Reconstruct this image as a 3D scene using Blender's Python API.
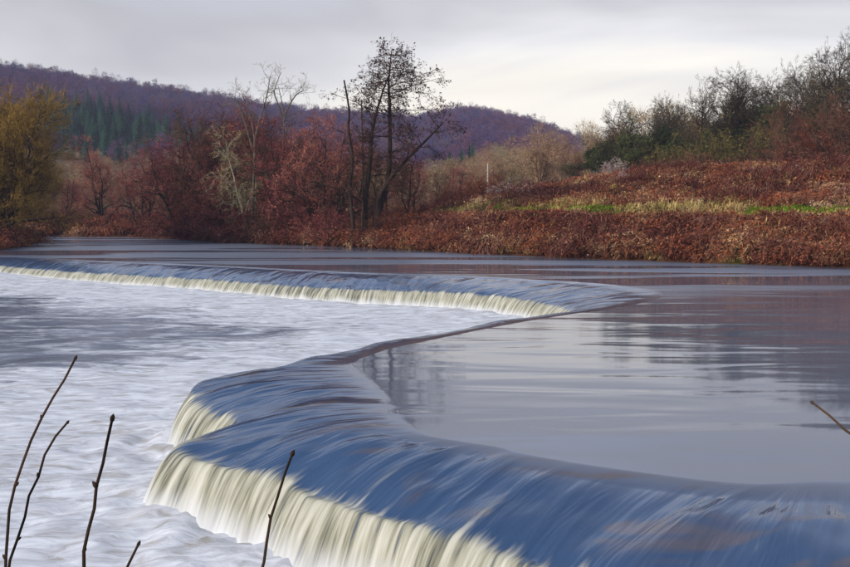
import bpy, math, time
import numpy as np
from math import radians, sin, cos, pi
T0 = time.time()
for o in list(bpy.data.objects):
    bpy.data.objects.remove(o)
scene = bpy.context.scene
COL = scene.collection
R = np.random.default_rng(7)

# ------------------------------------------------------------------ camera
cd = bpy.data.cameras.new("camera")
cam = bpy.data.objects.new("camera", cd)
COL.objects.link(cam)
cd.sensor_width = 36.0
cd.lens = 43.45
cd.clip_start = 0.05
cd.clip_end = 5000
cam.location = (0, 0, 3.0)
cam.rotation_euler = (radians(90 - 4.32), 0, 0)
scene.camera = cam

# ------------------------------------------------------------------ world, sun, exposure
SUN_EL, SUN_AZ = radians(27), radians(240)      # azimuth clockwise from +Y: behind the camera and to the left
world = bpy.data.worlds.new("World")
scene.world = world
world.use_nodes = True
wt = world.node_tree
wt.nodes.clear()
WN, WL = wt.nodes, wt.links


class NT:
    """small helper for node trees"""
    def __init__(s, tree):
        s.t = tree

    def n(s, typ, **kw):
        nd = s.t.nodes.new(typ)
        for k, v in kw.items():
            if k == 'inp':
                for a, b in v.items():
                    if hasattr(b, 'is_linked') or isinstance(b, bpy.types.NodeSocket):
                        s.t.links.new(b, nd.inputs[a])
                    else:
                        nd.inputs[a].default_value = b
            else:
                setattr(nd, k, v)
        return nd

    def math(s, op, a, b=0.0, clamp=False):
        nd = s.t.nodes.new('ShaderNodeMath')
        nd.operation = op
        nd.use_clamp = clamp
        for i, v in enumerate((a, b)):
            if isinstance(v, bpy.types.NodeSocket):
                s.t.links.new(v, nd.inputs[i])
            else:
                nd.inputs[i].default_value = v
        return nd.outputs[0]

    def mix(s, f, a, b):
        nd = s.t.nodes.new('ShaderNodeMix')
        nd.data_type = 'RGBA'
        for i, v in ((0, f), (6, a), (7, b)):
            if isinstance(v, bpy.types.NodeSocket):
                s.t.links.new(v, nd.inputs[i])
            else:
                nd.inputs[i].default_value = v if i == 0 else (tuple(v) + (1,) if len(v) == 3 else v)
        return nd.outputs[2]

    def smooth(s, x, lo, hi, a=0.0, b=1.0):
        nd = s.t.nodes.new('ShaderNodeMapRange')
        nd.interpolation_type = 'SMOOTHSTEP'
        s.t.links.new(x, nd.inputs[0])
        for i, v in enumerate((lo, hi, a, b)):
            nd.inputs[i + 1].default_value = v
        return nd.outputs[0]

    def ramp(s, x, stops):
        nd = s.t.nodes.new('ShaderNodeValToRGB')
        s.t.links.new(x, nd.inputs[0])
        e = nd.color_ramp.elements
        while len(e) > 1:
            e.remove(e[0])
        e[0].position, e[0].color = stops[0][0], tuple(stops[0][1]) + (1,)
        for p, c in stops[1:]:
            q = e.new(p)
            q.color = tuple(c) + (1,)
        return nd.outputs[0]

    def noise(s, vec, scale, detail=3.0, rough=0.5, dist=0.0):
        nd = s.t.nodes.new('ShaderNodeTexNoise')
        if vec is not None:
            s.t.links.new(vec, nd.inputs['Vector'])
        nd.inputs['Scale'].default_value = scale
        nd.inputs['Detail'].default_value = detail
        nd.inputs['Roughness'].default_value = rough
        nd.inputs['Distortion'].default_value = dist
        return nd.outputs[0]

    def mapping(s, vec, scale=(1, 1, 1), rot=(0, 0, 0), loc=(0, 0, 0)):
        nd = s.t.nodes.new('ShaderNodeMapping')
        s.t.links.new(vec, nd.inputs[0])
        nd.inputs['Location'].default_value = loc
        nd.inputs['Rotation'].default_value = rot
        nd.inputs['Scale'].default_value = scale
        return nd.outputs[0]


w = NT(wt)
tc = w.n('ShaderNodeTexCoord')
sep = w.n('ShaderNodeSeparateXYZ', inp={0: tc.outputs['Generated']})
zz = w.math('MAXIMUM', sep.outputs[2], 0.0)
den = w.math('ADD', zz, 0.10)
cx = w.math('DIVIDE', sep.outputs[0], den)
cy = w.math('DIVIDE', sep.outputs[1], den)
cv = w.n('ShaderNodeCombineXYZ', inp={0: cx, 1: cy, 2: 0.0}).outputs[0]
n1 = w.noise(w.mapping(cv, (0.55, 0.42, 1), (0, 0, 0.5), (3.1, 1.7, 0)), 1.0, 4.0, 0.5, 0.6)
n2 = w.noise(w.mapping(cv, (0.22, 0.35, 1), (0, 0, -0.2), (8.0, 2.2, 0)), 1.0, 3.0, 0.5)
sky = w.n('ShaderNodeTexSky', sky_type='NISHITA', sun_disc=False, sun_elevation=SUN_EL, sun_rotation=SUN_AZ)
sky.air_density = 1.2
sky.dust_density = 0.6
bg_sky = w.n('ShaderNodeBackground', inp={0: sky.outputs[0], 1: 0.10})
elev = w.math('ADD', zz, w.math('MULTIPLY', w.math('SUBTRACT', n1, 0.5), 0.26))
grey = w.ramp(elev, [(0.0, (0.92, 0.85, 0.72)), (0.07, (0.80, 0.765, 0.69)), (0.125, (0.60, 0.60, 0.61)),
                     (0.19, (0.40, 0.40, 0.425)), (0.25, (0.48, 0.51, 0.60)), (0.36, (0.56, 0.64, 0.84)), (0.6, (0.56, 0.60, 0.72)), (1.0, (0.60, 0.64, 0.74))])
tex = w.math('MULTIPLY_ADD', n2, 1.0)
tex.node.inputs[2].default_value = 0.48
cloudc = w.n('ShaderNodeVectorMath', operation='SCALE', inp={0: grey, 3: tex}).outputs[0]
bg_cl = w.n('ShaderNodeBackground', inp={0: cloudc, 1: 1.0})
# breaks of blue between the clouds higher up
gap = w.math('MULTIPLY', w.smooth(zz, 0.20, 0.5, 0.0, 0.75), w.smooth(n1, 0.40, 0.62, 1.0, 0.25))
mixw = w.n('ShaderNodeMixShader', inp={0: gap, 1: bg_cl.outputs[0], 2: bg_sky.outputs[0]})
wo = w.n('ShaderNodeOutputWorld', inp={0: mixw.outputs[0]})

sl = bpy.data.lights.new("sun", 'SUN')
sl.energy = 3.3
sl.angle = radians(10)
sl.color = (1.0, 0.90, 0.78)
sun = bpy.data.objects.new("sun", sl)
COL.objects.link(sun)
sun.rotation_euler = (radians(90) - SUN_EL, 0, -SUN_AZ + pi)
sun.location = (-60, -60, 60)
scene.view_settings.view_transform = 'Standard'
scene.view_settings.look = 'None'
scene.view_settings.exposure = 0.38
scene.view_settings.gamma = 1.0
scene.render.engine = 'CYCLES'
scene.cycles.use_denoising = True
scene.cycles.denoising_prefilter = 'ACCURATE'
scene.cycles.max_bounces = 6
scene.cycles.diffuse_bounces = 2
scene.cycles.glossy_bounces = 3
scene.cycles.volume_bounces = 1

# ------------------------------------------------------------------ noise in numpy


def _hash(ix, iy, seed):
    h = (ix.astype(np.int64) * 374761393 + iy.astype(np.int64) * 668265263 + seed * 974634777) & 0xFFFFFFFF
    h = ((h ^ (h >> 13)) * 1274126177) & 0xFFFFFFFF
    return ((h ^ (h >> 16)) & 0xFFFF) / 65535.0


def vnoise(x, y, seed=0):
    x, y = np.broadcast_arrays(np.asarray(x, float), np.asarray(y, float))
    ix, iy = np.floor(x), np.floor(y)
    fx, fy = x - ix, y - iy
    fx, fy = fx * fx * (3 - 2 * fx), fy * fy * (3 - 2 * fy)
    a, b = _hash(ix, iy, seed), _hash(ix + 1, iy, seed)
    c, d = _hash(ix, iy + 1, seed), _hash(ix + 1, iy + 1, seed)
    return (a * (1 - fx) + b * fx) * (1 - fy) + (c * (1 - fx) + d * fx) * fy


def fbm(x, y, oct=4, seed=0):
    s, a, t = 0.0, 0.5, 0.0
    for k in range(oct):
        s = s + a * vnoise(np.asarray(x) * 2 ** k, np.asarray(y) * 2 ** k, seed + k)
        t += a
        a *= 0.5
    return s / t


def sstep(a, b, x):
    t = np.clip((np.asarray(x, float) - a) / (b - a), 0, 1)
    return t * t * (3 - 2 * t)


# ------------------------------------------------------------------ mesh helpers
def mesh_from(name, V, faces_list, mat=None, smooth=False, attrs=None):
    """V (n,3); faces_list: arrays of (m,3) or (m,4) indices"""
    me = bpy.data.meshes.new(name)
    V = np.asarray(V, np.float32)
    me.vertices.add(len(V))
    me.vertices.foreach_set('co', V.ravel())
    faces_list = [np.asarray(f, np.int32) for f in faces_list if len(f)]
    loops = np.concatenate([f.ravel() for f in faces_list])
    tot = np.concatenate([np.full(len(f), f.shape[1], np.int32) for f in faces_list])
    start = np.concatenate([[0], np.cumsum(tot)[:-1]]).astype(np.int32)
    me.loops.add(len(loops))
    me.loops.foreach_set('vertex_index', loops)
    me.polygons.add(len(tot))
    me.polygons.foreach_set('loop_start', start)
    me.polygons.foreach_set('loop_total', tot)
    me.polygons.foreach_set('use_smooth', np.full(len(tot), smooth, bool))
    for k, a in (attrs or {}).items():
        a = np.asarray(a, np.float32)
        if a.ndim == 1:
            at_ = me.attributes.new(k, 'FLOAT', 'POINT')
            at_.data.foreach_set('value', a)
        else:
            at_ = me.attributes.new(k, 'FLOAT_VECTOR', 'POINT')
            at_.data.foreach_set('vector', a.ravel())
    me.update()
    me.validate()
    if mat:
        me.materials.append(mat)
    return me


def obj(name, me, parent=None, coll=None):
    o = bpy.data.objects.new(name, me)
    (coll or COL).objects.link(o)
    if parent:
        o.parent = parent
    return o


def tag(o, label=None, cat=None, group=None, kind=None):
    for k, v in (('label', label), ('category', cat), ('group', group), ('kind', kind)):
        if v:
            o[k] = v
    return o


def grid_faces(nr, nc):
    i = np.arange(nr * nc).reshape(nr, nc)
    return np.stack([i[:-1, :-1], i[:-1, 1:], i[1:, 1:], i[1:, :-1]], -1).reshape(-1, 4)


# ------------------------------------------------------------------ materials
def new_mat(name):
    m = bpy.data.materials.new(name)
    m.use_nodes = True
    m.node_tree.nodes.clear()
    return m, NT(m.node_tree)


def finish(m, t, col, rough=0.8, spec=0.25, bump=None, bstr=0.3, bdist=0.02, ior=None):
    p = t.n('ShaderNodeBsdfPrincipled')
    if isinstance(col, bpy.types.NodeSocket):
        t.t.links.new(col, p.inputs['Base Color'])
    else:
        p.inputs['Base Color'].default_value = tuple(col) + (1,)
    if isinstance(rough, bpy.types.NodeSocket):
        t.t.links.new(rough, p.inputs['Roughness'])
    else:
        p.inputs['Roughness'].default_value = rough
    p.inputs['Specular IOR Level'].default_value = spec
    if ior:
        p.inputs['IOR'].default_value = ior
    if bump is not None:
        b = t.n('ShaderNodeBump', inp={'Height': bump, 'Strength': bstr, 'Distance': bdist})
        t.t.links.new(b.outputs[0], p.inputs['Normal'])
    return p


def out(t, sh):
    t.n('ShaderNodeOutputMaterial', inp={0: sh})


def bark_mat(name, dark, light):
    m, t = new_mat(name)
    g = t.n('ShaderNodeTexCoord').outputs['Object']
    n = t.noise(t.mapping(g, (6, 6, 1.5)), 1.5, 4, 0.6)
    p = finish(m, t, t.ramp(n, [(0.35, dark), (0.65, light)]), 0.9, 0.15, n, 0.5, 0.02)
    out(t, p.outputs[0])
    return m


def twig_mat(name, cols, obj_var=0.12):
    """twigs and catkins: a colour that varies from clump to clump and from tree to tree"""
    m, t = new_mat(name)
    g = t.n('ShaderNodeNewGeometry').outputs['Position']
    n = t.noise(g, 1.1, 3, 0.6)
    n2 = t.noise(g, 9.0, 1, 0.5)
    oi = t.n('ShaderNodeObjectInfo').outputs['Random']
    f = t.math('ADD', t.math('MULTIPLY', n, 0.7), t.math('MULTIPLY', n2, 0.5))
    f = t.math('ADD', f, t.math('MULTIPLY', t.math('SUBTRACT', oi, 0.5), obj_var * 2))
    k = len(cols)
    stops = [(0.35 + 0.5 * i / max(1, k - 1), c) for i, c in enumerate(cols)]
    p = finish(m, t, t.ramp(f, stops), 0.85, 0.1)
    out(t, p.outputs[0])
    return m


def instance_mat(name, cols, pos_scale=0.05, pos_w=0.5):
    """ground plants and far woods: colour differs from plant to plant and drifts over the ground"""
    m, t = new_mat(name)
    g = t.n('ShaderNodeNewGeometry').outputs['Position']
    oi = t.n('ShaderNodeObjectInfo').outputs['Random']
    n = t.noise(g, pos_scale, 3, 0.6)
    n2 = t.noise(g, 3.0, 2, 0.5)
    f = t.math('ADD', t.math('MULTIPLY', oi, 1 - pos_w), t.math('MULTIPLY', t.smooth(n, 0.3, 0.7), pos_w))
    f = t.math('ADD', f, t.math('MULTIPLY', t.math('SUBTRACT', n2, 0.5), 0.35))
    k = len(cols)
    p = finish(m, t, t.ramp(f, [(i / max(1, k - 1), c) for i, c in enumerate(cols)]), 0.9, 0.1)
    out(t, p.outputs[0])
    return m


M = {}
M['bark_dark'] = bark_mat('bark_dark', (0.016, 0.010, 0.008), (0.055, 0.035, 0.026))
M['bark_grey'] = bark_mat('bark_grey', (0.05, 0.045, 0.035), (0.15, 0.13, 0.10))
M['bark_pale'] = bark_mat('bark_pale', (0.18, 0.17, 0.12), (0.36, 0.34, 0.24))
M['tw_alder'] = twig_mat('alder_twigs', [(0.018, 0.010, 0.009), (0.045, 0.022, 0.018), (0.09, 0.042, 0.03)])
M['tw_red'] = twig_mat('red_twigs', [(0.04, 0.011, 0.015), (0.14, 0.034, 0.036), (0.28, 0.078, 0.070), (0.44, 0.20, 0.13)])
M['tw_rust'] = twig_mat('rust_twigs', [(0.07, 0.016, 0.010), (0.17, 0.045, 0.02), (0.26, 0.09, 0.04)])
M['tw_willow'] = twig_mat('willow_twigs', [(0.08, 0.05, 0.012), (0.27, 0.165, 0.038), (0.46, 0.31, 0.09)])
M['tw_pale'] = twig_mat('lichen_twigs', [(0.12, 0.085, 0.035), (0.28, 0.23, 0.10), (0.40, 0.35, 0.19)])
M['tw_oak'] = twig_mat('oak_twigs', [(0.022, 0.018, 0.010), (0.065, 0.052, 0.027), (0.14, 0.112, 0.06)])
M['tw_brown'] = twig_mat('brown_twigs', [(0.055, 0.022, 0.016), (0.15, 0.066, 0.042), (0.27, 0.135, 0.08)])
M['tw_olive'] = twig_mat('olive_twigs', [(0.06, 0.05, 0.014), (0.14, 0.115, 0.032), (0.23, 0.185, 0.06)])
M['tw_grey'] = twig_mat('fluffy_seedheads', [(0.12, 0.07, 0.065), (0.27, 0.19, 0.18), (0.46, 0.38, 0.35)])
M['ivy'] = twig_mat('ivy_leaves', [(0.010, 0.017, 0.006), (0.036, 0.048, 0.015), (0.10, 0.105, 0.035)])
M['conifer'] = twig_mat('conifer_needles', [(0.003, 0.018, 0.014), (0.010, 0.050, 0.032), (0.03, 0.095, 0.045)], 0.3)
M['wood_far'] = instance_mat('far_wood_twigs', [(0.020, 0.024, 0.11), (0.06, 0.045, 0.14), (0.15, 0.062, 0.09), (0.06, 0.062, 0.18), (0.22, 0.13, 0.09)], 0.012, 0.6)  # blue of the distance haze painted into these twig colours
M['wood_mid'] = instance_mat('mid_wood_twigs', [(0.06, 0.027, 0.045), (0.17, 0.09, 0.07), (0.32, 0.20, 0.12), (0.24, 0.20, 0.10), (0.50, 0.40, 0.28)], 0.02, 0.5)
M['bracken'] = instance_mat('bracken_fronds', [(0.035, 0.012, 0.011), (0.16, 0.046, 0.028), (0.32, 0.105, 0.048), (0.14, 0.055, 0.042), (0.40, 0.21, 0.10), (0.60, 0.45, 0.31)], 0.25, 0.4)
M['bramble'] = instance_mat('bramble_stems', [(0.03, 0.010, 0.012), (0.075, 0.020, 0.018), (0.14, 0.045, 0.03), (0.24, 0.14, 0.11)], 0.3, 0.4)
M['straw'] = instance_mat('dead_grass', [(0.16, 0.075, 0.03), (0.32, 0.19, 0.07), (0.50, 0.37, 0.17), (0.26, 0.24, 0.06), (0.42, 0.28, 0.12)], 0.4, 0.4)
M['greengrass'] = instance_mat('green_grass', [(0.11, 0.17, 0.014), (0.20, 0.31, 0.022), (0.34, 0.38, 0.05)], 0.3, 0.6)
M['shoot'] = bark_mat('shoot_bark', (0.012, 0.008, 0.006), (0.075, 0.045, 0.03))
m, t = new_mat('weathered_white')
n = t.noise(t.n('ShaderNodeTexCoord').outputs['Object'], 4.0, 4, 0.6)
out(t, finish(m, t, t.ramp(n, [(0.3, (0.32, 0.29, 0.26)), (0.7, (0.55, 0.53, 0.49))]), 0.6, 0.3).outputs[0])
M['white'] = m

# ------------------------------------------------------------------ terrain
POLY = np.array([(-48, -40), (-40, 20), (-31, 46), (-29.5, 60), (-29.2, 72), (-32, 86), (-46, 94), (-90, 97), (-90, 108), (-50, 106.5),
                 (-36, 103.5), (-26.5, 98), (-21.5, 91), (-15.5, 83.5), (-10.5, 80), (-3.5, 73.5), (2, 66), (7.3, 60.5), (14, 54.5),
                 (20.6, 50), (32, 43), (62, 33), (62, 15), (30, 11), (12, 7.6), (7.2, 5.9), (2, 5.3), (-6, 5), (-12, 1), (-18, -40)], float)


def sdist(x, y):
    """signed distance to the water's edge, positive on land"""
    x, y = np.asarray(x, float).ravel(), np.asarray(y, float).ravel()
    d = np.full(x.shape, 1e9)
    ins = np.zeros(x.shape, bool)
    P = POLY
    for a, b in zip(P, np.roll(P, -1, 0)):
        e = b - a
        tt = np.clip(((x - a[0]) * e[0] + (y - a[1]) * e[1]) / (e @ e), 0, 1)
        d = np.minimum(d, (x - a[0] - tt * e[0]) ** 2 + (y - a[1] - tt * e[1]) ** 2)
        c = (a[1] > y) != (b[1] > y)
        with np.errstate(divide='ignore', invalid='ignore'):
            xi = (b[0] - a[0]) * (y - a[1]) / (b[1] - a[1]) + a[0]
        ins ^= c & (x < xi)
    d = np.sqrt(d)
    return np.where(ins, -d, d)


# ridge of the hill: height of the skyline above the camera per unit of distance, against x/y
RID_A = np.array([-0.9, -0.6, -0.414, -0.317, -0.20, -0.122, -0.024, 0.044, 0.102, 0.146, 0.18, 0.25, 0.34, 0.45, 0.9])
RID_E = np.array([0.150, 0.142, 0.1277, 0.118, 0.105, 0.0955, 0.0887, 0.084, 0.074, 0.0565, 0.045, 0.035, 0.034, 0.034, 0.034])
RID_D = 680.0


def ground_z(x, y):
    sh = np.shape(x)
    x, y = np.asarray(x, float).ravel(), np.asarray(y, float).ravel()
    s = sdist(x, y)
    far = (y > 28) & (x > -28.5)
    nz = fbm(x * 0.35, y * 0.35, 3, 5) - 0.5
    top1 = 0.9 + 0.75 * sstep(-8, 6, x) + 0.0 * y
    top2 = 0.4 * sstep(0, 8, x) + 2.1 * sstep(4, 22, x)
    sw = s + nz * 2.0
    zf = top1 * (0.25 * sstep(-0.2, 0.6, s) + 0.75 * sstep(0.3, 4.5, sw)) + 1.15 * sstep(-4, 6, x) * sstep(4.5, 14, s) + top2 * sstep(13.5, 25, sw + nz * 3)
    zf = zf + nz * 0.5 * sstep(0, 3, s) + 0.03 * np.clip(s - 25, 0, 90) * sstep(0, 25, x)
    zl = 0.9 * sstep(0, 3, s) + nz * 0.4 * sstep(0, 3, s)
    zn = 1.45 * sstep(-0.1, 3.4, s) + nz * 0.15 * sstep(0, 3, s)
    z = np.where(far, zf, np.where(y > 28, zl, zn))
    z = np.where(s < 0, -2.2 * sstep(0, -1.6, s), z)
    # hills
    r = np.hypot(x, y)
    az = x / np.maximum(y, 1.0)
    e = np.interp(np.clip(az, -0.9, 0.9), RID_A, RID_E)
    rd = RID_D * (1 + 0.25 * np.clip(az, -0.3, 0.3))
    hz = (e * rd - 10.0) * sstep(190, 1.0 * rd, r) ** 1.15
    hz = hz * (1 + 0.10 * (fbm(x * 0.012, y * 0.012, 3, 9) - 0.5) * sstep(200, 420, r) * (1 - sstep(520, 620, r)))
    hz = np.where(r > rd, (e * rd - 10.0) * (1 - 0.5 * sstep(rd, rd + 600, r)), hz)
    z = z + np.where(y > 60, hz, 0)
    return z.reshape(sh)


def axis(parts):
    a = []
    for lo, hi, st in parts:
        a.append(np.arange(lo, hi, st))
    return np.concatenate(a)


gx = axis([(-700, -300, 25), (-300, -100, 8), (-100, -60, 2), (-60, 66, 0.8), (66, 120, 3), (120, 300, 10), (300, 720, 25)])
gy = axis([(-60, -6, 4), (-6, 112, 0.8), (112, 160, 2), (160, 260, 5), (260, 700, 12), (700, 940, 24)])
GX, GY = np.meshgrid(gx, gy)
GZ = ground_z(GX, GY)

m, t = new_mat('bank_earth')
g = t.n('ShaderNodeNewGeometry').outputs['Position']
na = t.noise(g, 0.35, 4, 0.6)
nb = t.noise(g, 2.5, 4, 0.65)
earth = t.ramp(nb, [(0.3, (0.03, 0.014, 0.009)), (0.55, (0.08, 0.032, 0.016)), (0.75, (0.15, 0.085, 0.03))])
grassc = t.ramp(nb, [(0.3, (0.07, 0.08, 0.014)), (0.7, (0.17, 0.17, 0.03))])
p = finish(m, t, t.mix(t.smooth(na, 0.60, 0.75), earth, grassc), 0.95, 0.1, nb, 0.6, 0.1)
out(t, p.outputs[0])
M['earth'] = m
m, t = new_mat('hill_floor')
g = t.n('ShaderNodeNewGeometry').outputs['Position']
na = t.noise(g, 0.03, 5, 0.65)
p = finish(m, t, t.ramp(na, [(0.3, (0.02, 0.012, 0.03)), (0.55, (0.05, 0.022, 0.035)), (0.75, (0.08, 0.05, 0.035))]), 0.95, 0.05)
out(t, p.outputs[0])
M['hillfloor'] = m

V = np.stack([GX, GY, GZ], -1)
cut = int(np.searchsorted(gy, 200))
Va = V[:cut + 1]
tag(obj('ground', mesh_from('ground', Va.reshape(-1, 3), [grid_faces(*Va.shape[:2])], M['earth'], True)), kind='structure')
Vb = V[cut:]
tag(obj('hill', mesh_from('hill', Vb.reshape(-1, 3), [grid_faces(*Vb.shape[:2])], M['hillfloor'], True)), kind='structure')


def gz(x, y):
    return float(ground_z(np.array([x]), np.array([y]))[0])


# ------------------------------------------------------------------ the weir and the water
# stations along the weir: lip x,y (where the water lets go) and crest x,y (where the pool starts to tip over)
ST = np.array([
    (7.4, 5.0, 9.6, 7.6), (5.4, 6.2, 6.8, 9.4), (3.29, 7.71, 4.35, 10.3), (1.63, 9.32, 2.88, 10.65), (0.94, 9.94, 1.94, 11.2),
    (0.16, 10.76, 1.11, 11.85), (-0.51, 11.39, 0.55, 12.46), (-1.14, 12.05, 0.19, 13.0), (-1.77, 12.74, -0.05, 13.5),
    (-2.47, 13.38, -0.2, 14.1), (-3.03, 13.95, -0.28, 14.5), (-3.38, 14.5, -0.34, 14.9), (-3.27, 15.02, -0.4, 15.3),
    (-3.04, 15.35, -0.48, 15.75), (-2.85, 15.62, -0.58, 16.2), (-3.07, 16.3, -0.7, 16.75), (-3.53, 17.0, -0.85, 17.4),
    (-3.99, 17.75, -1.0, 18.0), (-4.18, 18.74, -1.18, 18.7), (-3.95, 19.84, -1.38, 19.3), (-3.45, 20.57, -1.3, 19.8),
    (-2.92, 21.22, -1.2, 20.2), (-2.1, 22.49, -0.75, 21.4), (-0.6, 24.61, 0.55, 23.5), (1.2, 27.18, 2.2, 26.0),
    (3.04, 29.54, 4.0, 28.3), (4.3, 31.3, 5.6, 30.1), (4.75, 32.6, 6.7, 31.9), (4.55, 34.2, 7.7, 34.6), (4.07, 36.13, 7.5, 37.4), (3.25, 37.7, 6.3, 39.5),
    (2.1, 39.03, 4.4, 41.3), (0.2, 40.41, 1.6, 43.6), (-3.04, 41.8, -2.4, 45.6), (-5.25, 43.2, -4.6, 47.0), (-10.65, 47.6, -10.0, 51.0),
    (-16.29, 51.34, -15.6, 54.4), (-20.0, 54.1, -19.4, 56.8), (-24.2, 58.0, -23.9, 60.3), (-31.5, 62.5, -31.5, 64.5)], float)


def catmull(P, tk, tq):
    """Catmull-Rom through P at knots tk, sampled at tq"""
    D = np.gradient(P, tk, axis=0)
    i = np.clip(np.searchsorted(tk, tq, 'right') - 1, 0, len(tk) - 2)
    h = (tk[i + 1] - tk[i])
    u = ((tq - tk[i]) / h)[:, None]
    h = h[:, None]
    return (2 * u ** 3 - 3 * u ** 2 + 1) * P[i] + (u ** 3 - 2 * u ** 2 + u) * h * D[i] + (-2 * u ** 3 + 3 * u ** 2) * P[i + 1] + (u ** 3 - u ** 2) * h * D[i + 1]


tk = np.concatenate([[0], np.cumsum(np.hypot(*np.diff(ST[:, :2], axis=0).T) ** 0.8 + 0.05)])
NT_ = 1300
# denser samples near the camera
tq = np.interp(np.linspace(0, 1, NT_), [0, 0.62, 1], [0, tk[26], tk[-1]])
CR = catmull(ST, tk, tq)
L, A = CR[:, :2], CR[:, 2:]
A = A + (A - L) * (0.28 * (1 - sstep(12.2, 13.4, A[:, 1])) + 0.15 * sstep(30, 34, A[:, 1]))[:, None]
arc = np.concatenate([[0], np.cumsum(np.hypot(*np.diff(L, axis=0).T))])
# outward normal of the lip, smoothed
dL = np.gradient(L, axis=0)
nrm = np.stack([-dL[:, 1], dL[:, 0]], -1)
nrm /= np.linalg.norm(nrm, axis=1)[:, None]
ker = np.hanning(41)
ker /= ker.sum()
nrm = np.stack([np.convolve(np.pad(nrm[:, k], 20, mode='edge'), ker, 'valid') for k in (0, 1)], -1)
nrm /= np.linalg.norm(nrm, axis=1)[:, None]
flow = L - A
fl = np.linalg.norm(flow, axis=1)[:, None]
fdir = flow / fl
odir = nrm * 0.75 + fdir * 0.35
odir /= np.linalg.norm(odir, axis=1)[:, None]


def pool_z(x, y):
    return -1.25 + 0.55 * np.clip((np.asarray(y) - 14) / 42, 0, 1) ** 1.2


Wd = 0.62 + 0.16 * (vnoise(arc * 0.9, 0, 31) - 0.5) + 0.10 * (vnoise(arc * 3.2, 0, 32) - 0.5)
NA, NB = 40, 30
sA = np.linspace(0, 1, NA)
LIPZ = 0.34
rows, s_attr, t_attr = [], [], []
zp = pool_z(L[:, 0], L[:, 1]) - 0.12
for s in sA:
    P = A + flow * s
    dl_ = 0.34 * fbm(arc * 0.45, np.full(NT_, 1.7 + s * 0.8), 3, 52)
    z = -LIPZ * np.clip((s - dl_) / (1 - dl_), 0, 1) ** 2.1
    rows.append(np.column_stack([P, z]))
    s_attr.append(np.full(NT_, s))
slope = 0.30
for q in np.linspace(0, 1, NB + 1)[1:]:
    hq = 1 - (1 - q) ** 1.35 if False else q ** 0.8
    P = L + odir * (Wd * hq)[:, None]
    drop = (-LIPZ - zp)
    z = -LIPZ - (slope * Wd * hq + (drop - slope * Wd) * hq ** 2)
    rows.append(np.column_stack([P, z]))
    s_attr.append(np.full(NT_, 1 + q))
G = np.stack(rows)                     # (rows, NT, 3)
SA = np.stack(s_attr)
# long standing waves on the apron and ridges down the falling sheet
dist = SA * fl[:, 0][None, :]
tt_ = np.broadcast_to(arc[None, :], SA.shape)
near = np.clip(1.3 - G[..., 1] / 45, 0.25, 1)
ap = sstep(0.15, 0.7, SA) * (1 - sstep(1.0, 1.25, SA))
wx, wy = G[..., 0].copy(), G[..., 1].copy()
G[..., 2] += ap * near * (0.26 * (fbm(wx * 0.6 + wy * 0.4, wy * 0.6 - wx * 0.4, 3, 40) - 0.5) + 0.16 * (fbm(tt_ * 0.9, dist * 0.45, 2, 41) - 0.5))
fa = sstep(0.9, 1.2, SA)
rid = (vnoise(tt_ * 5.0, SA * 0.8, 42) - 0.5) * 0.10 + (vnoise(tt_ * 13.0, SA * 0.9, 43) - 0.5) * 0.05
G[..., 0] += fa * rid * odir[None, :, 0]
G[..., 1] += fa * rid * odir[None, :, 1]
weir_attr = {'s': SA.ravel(), 'arc': tt_.ravel(), 'run': np.where(SA < 1, dist, fl[:, 0][None, :] + (SA - 1) * 1.1).ravel()}


def water_color(t):
    g = t.n('ShaderNodeNewGeometry').outputs['Position']
    return g, t.ramp(t.noise(g, 0.15, 2, 0.5), [(0.3, (0.095, 0.112, 0.16)), (0.7, (0.125, 0.142, 0.19))])


# pool above the weir
m, t = new_mat('river_water')
g, wc = water_color(t)
b1 = t.noise(t.mapping(g, (0.22, 0.7, 1), (0, 0, 0.12)), 1.0, 2, 0.45, 0.4)
b2 = t.noise(t.mapping(g, (1.2, 3.6, 1), (0, 0, 0.10)), 1.0, 2, 0.5, 0.2)
sy = t.n('ShaderNodeSeparateXYZ', inp={0: g}).outputs[1]
pat = t.math('MULTIPLY', t.smooth(t.noise(t.mapping(g, (0.035, 0.20, 1), (0, 0, 0.05), (4.0, 0.0, 0)), 1.0, 4, 0.55, 0.6), 0.46, 0.54), t.smooth(sy, 24.0, 50.0, 0.0, 1.0))
hgt = t.math('ADD', t.math('MULTIPLY', b1, t.math('MULTIPLY_ADD', pat, 1.2)), t.math('MULTIPLY', t.math('MULTIPLY', b2, 0.12), pat))
for nd in t.t.nodes:
    if nd.type == 'MATH' and nd.operation == 'MULTIPLY_ADD':
        nd.inputs[2].default_value = 0.8
ro = t.n('ShaderNodeMapRange', inp={0: pat, 3: 0.06, 4: 0.42}).outputs[0]
p = finish(m, t, wc, ro, 0.5, hgt, 1.0, 0.042, 1.33)
out(t, p.outputs[0])
M['river'] = m

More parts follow.
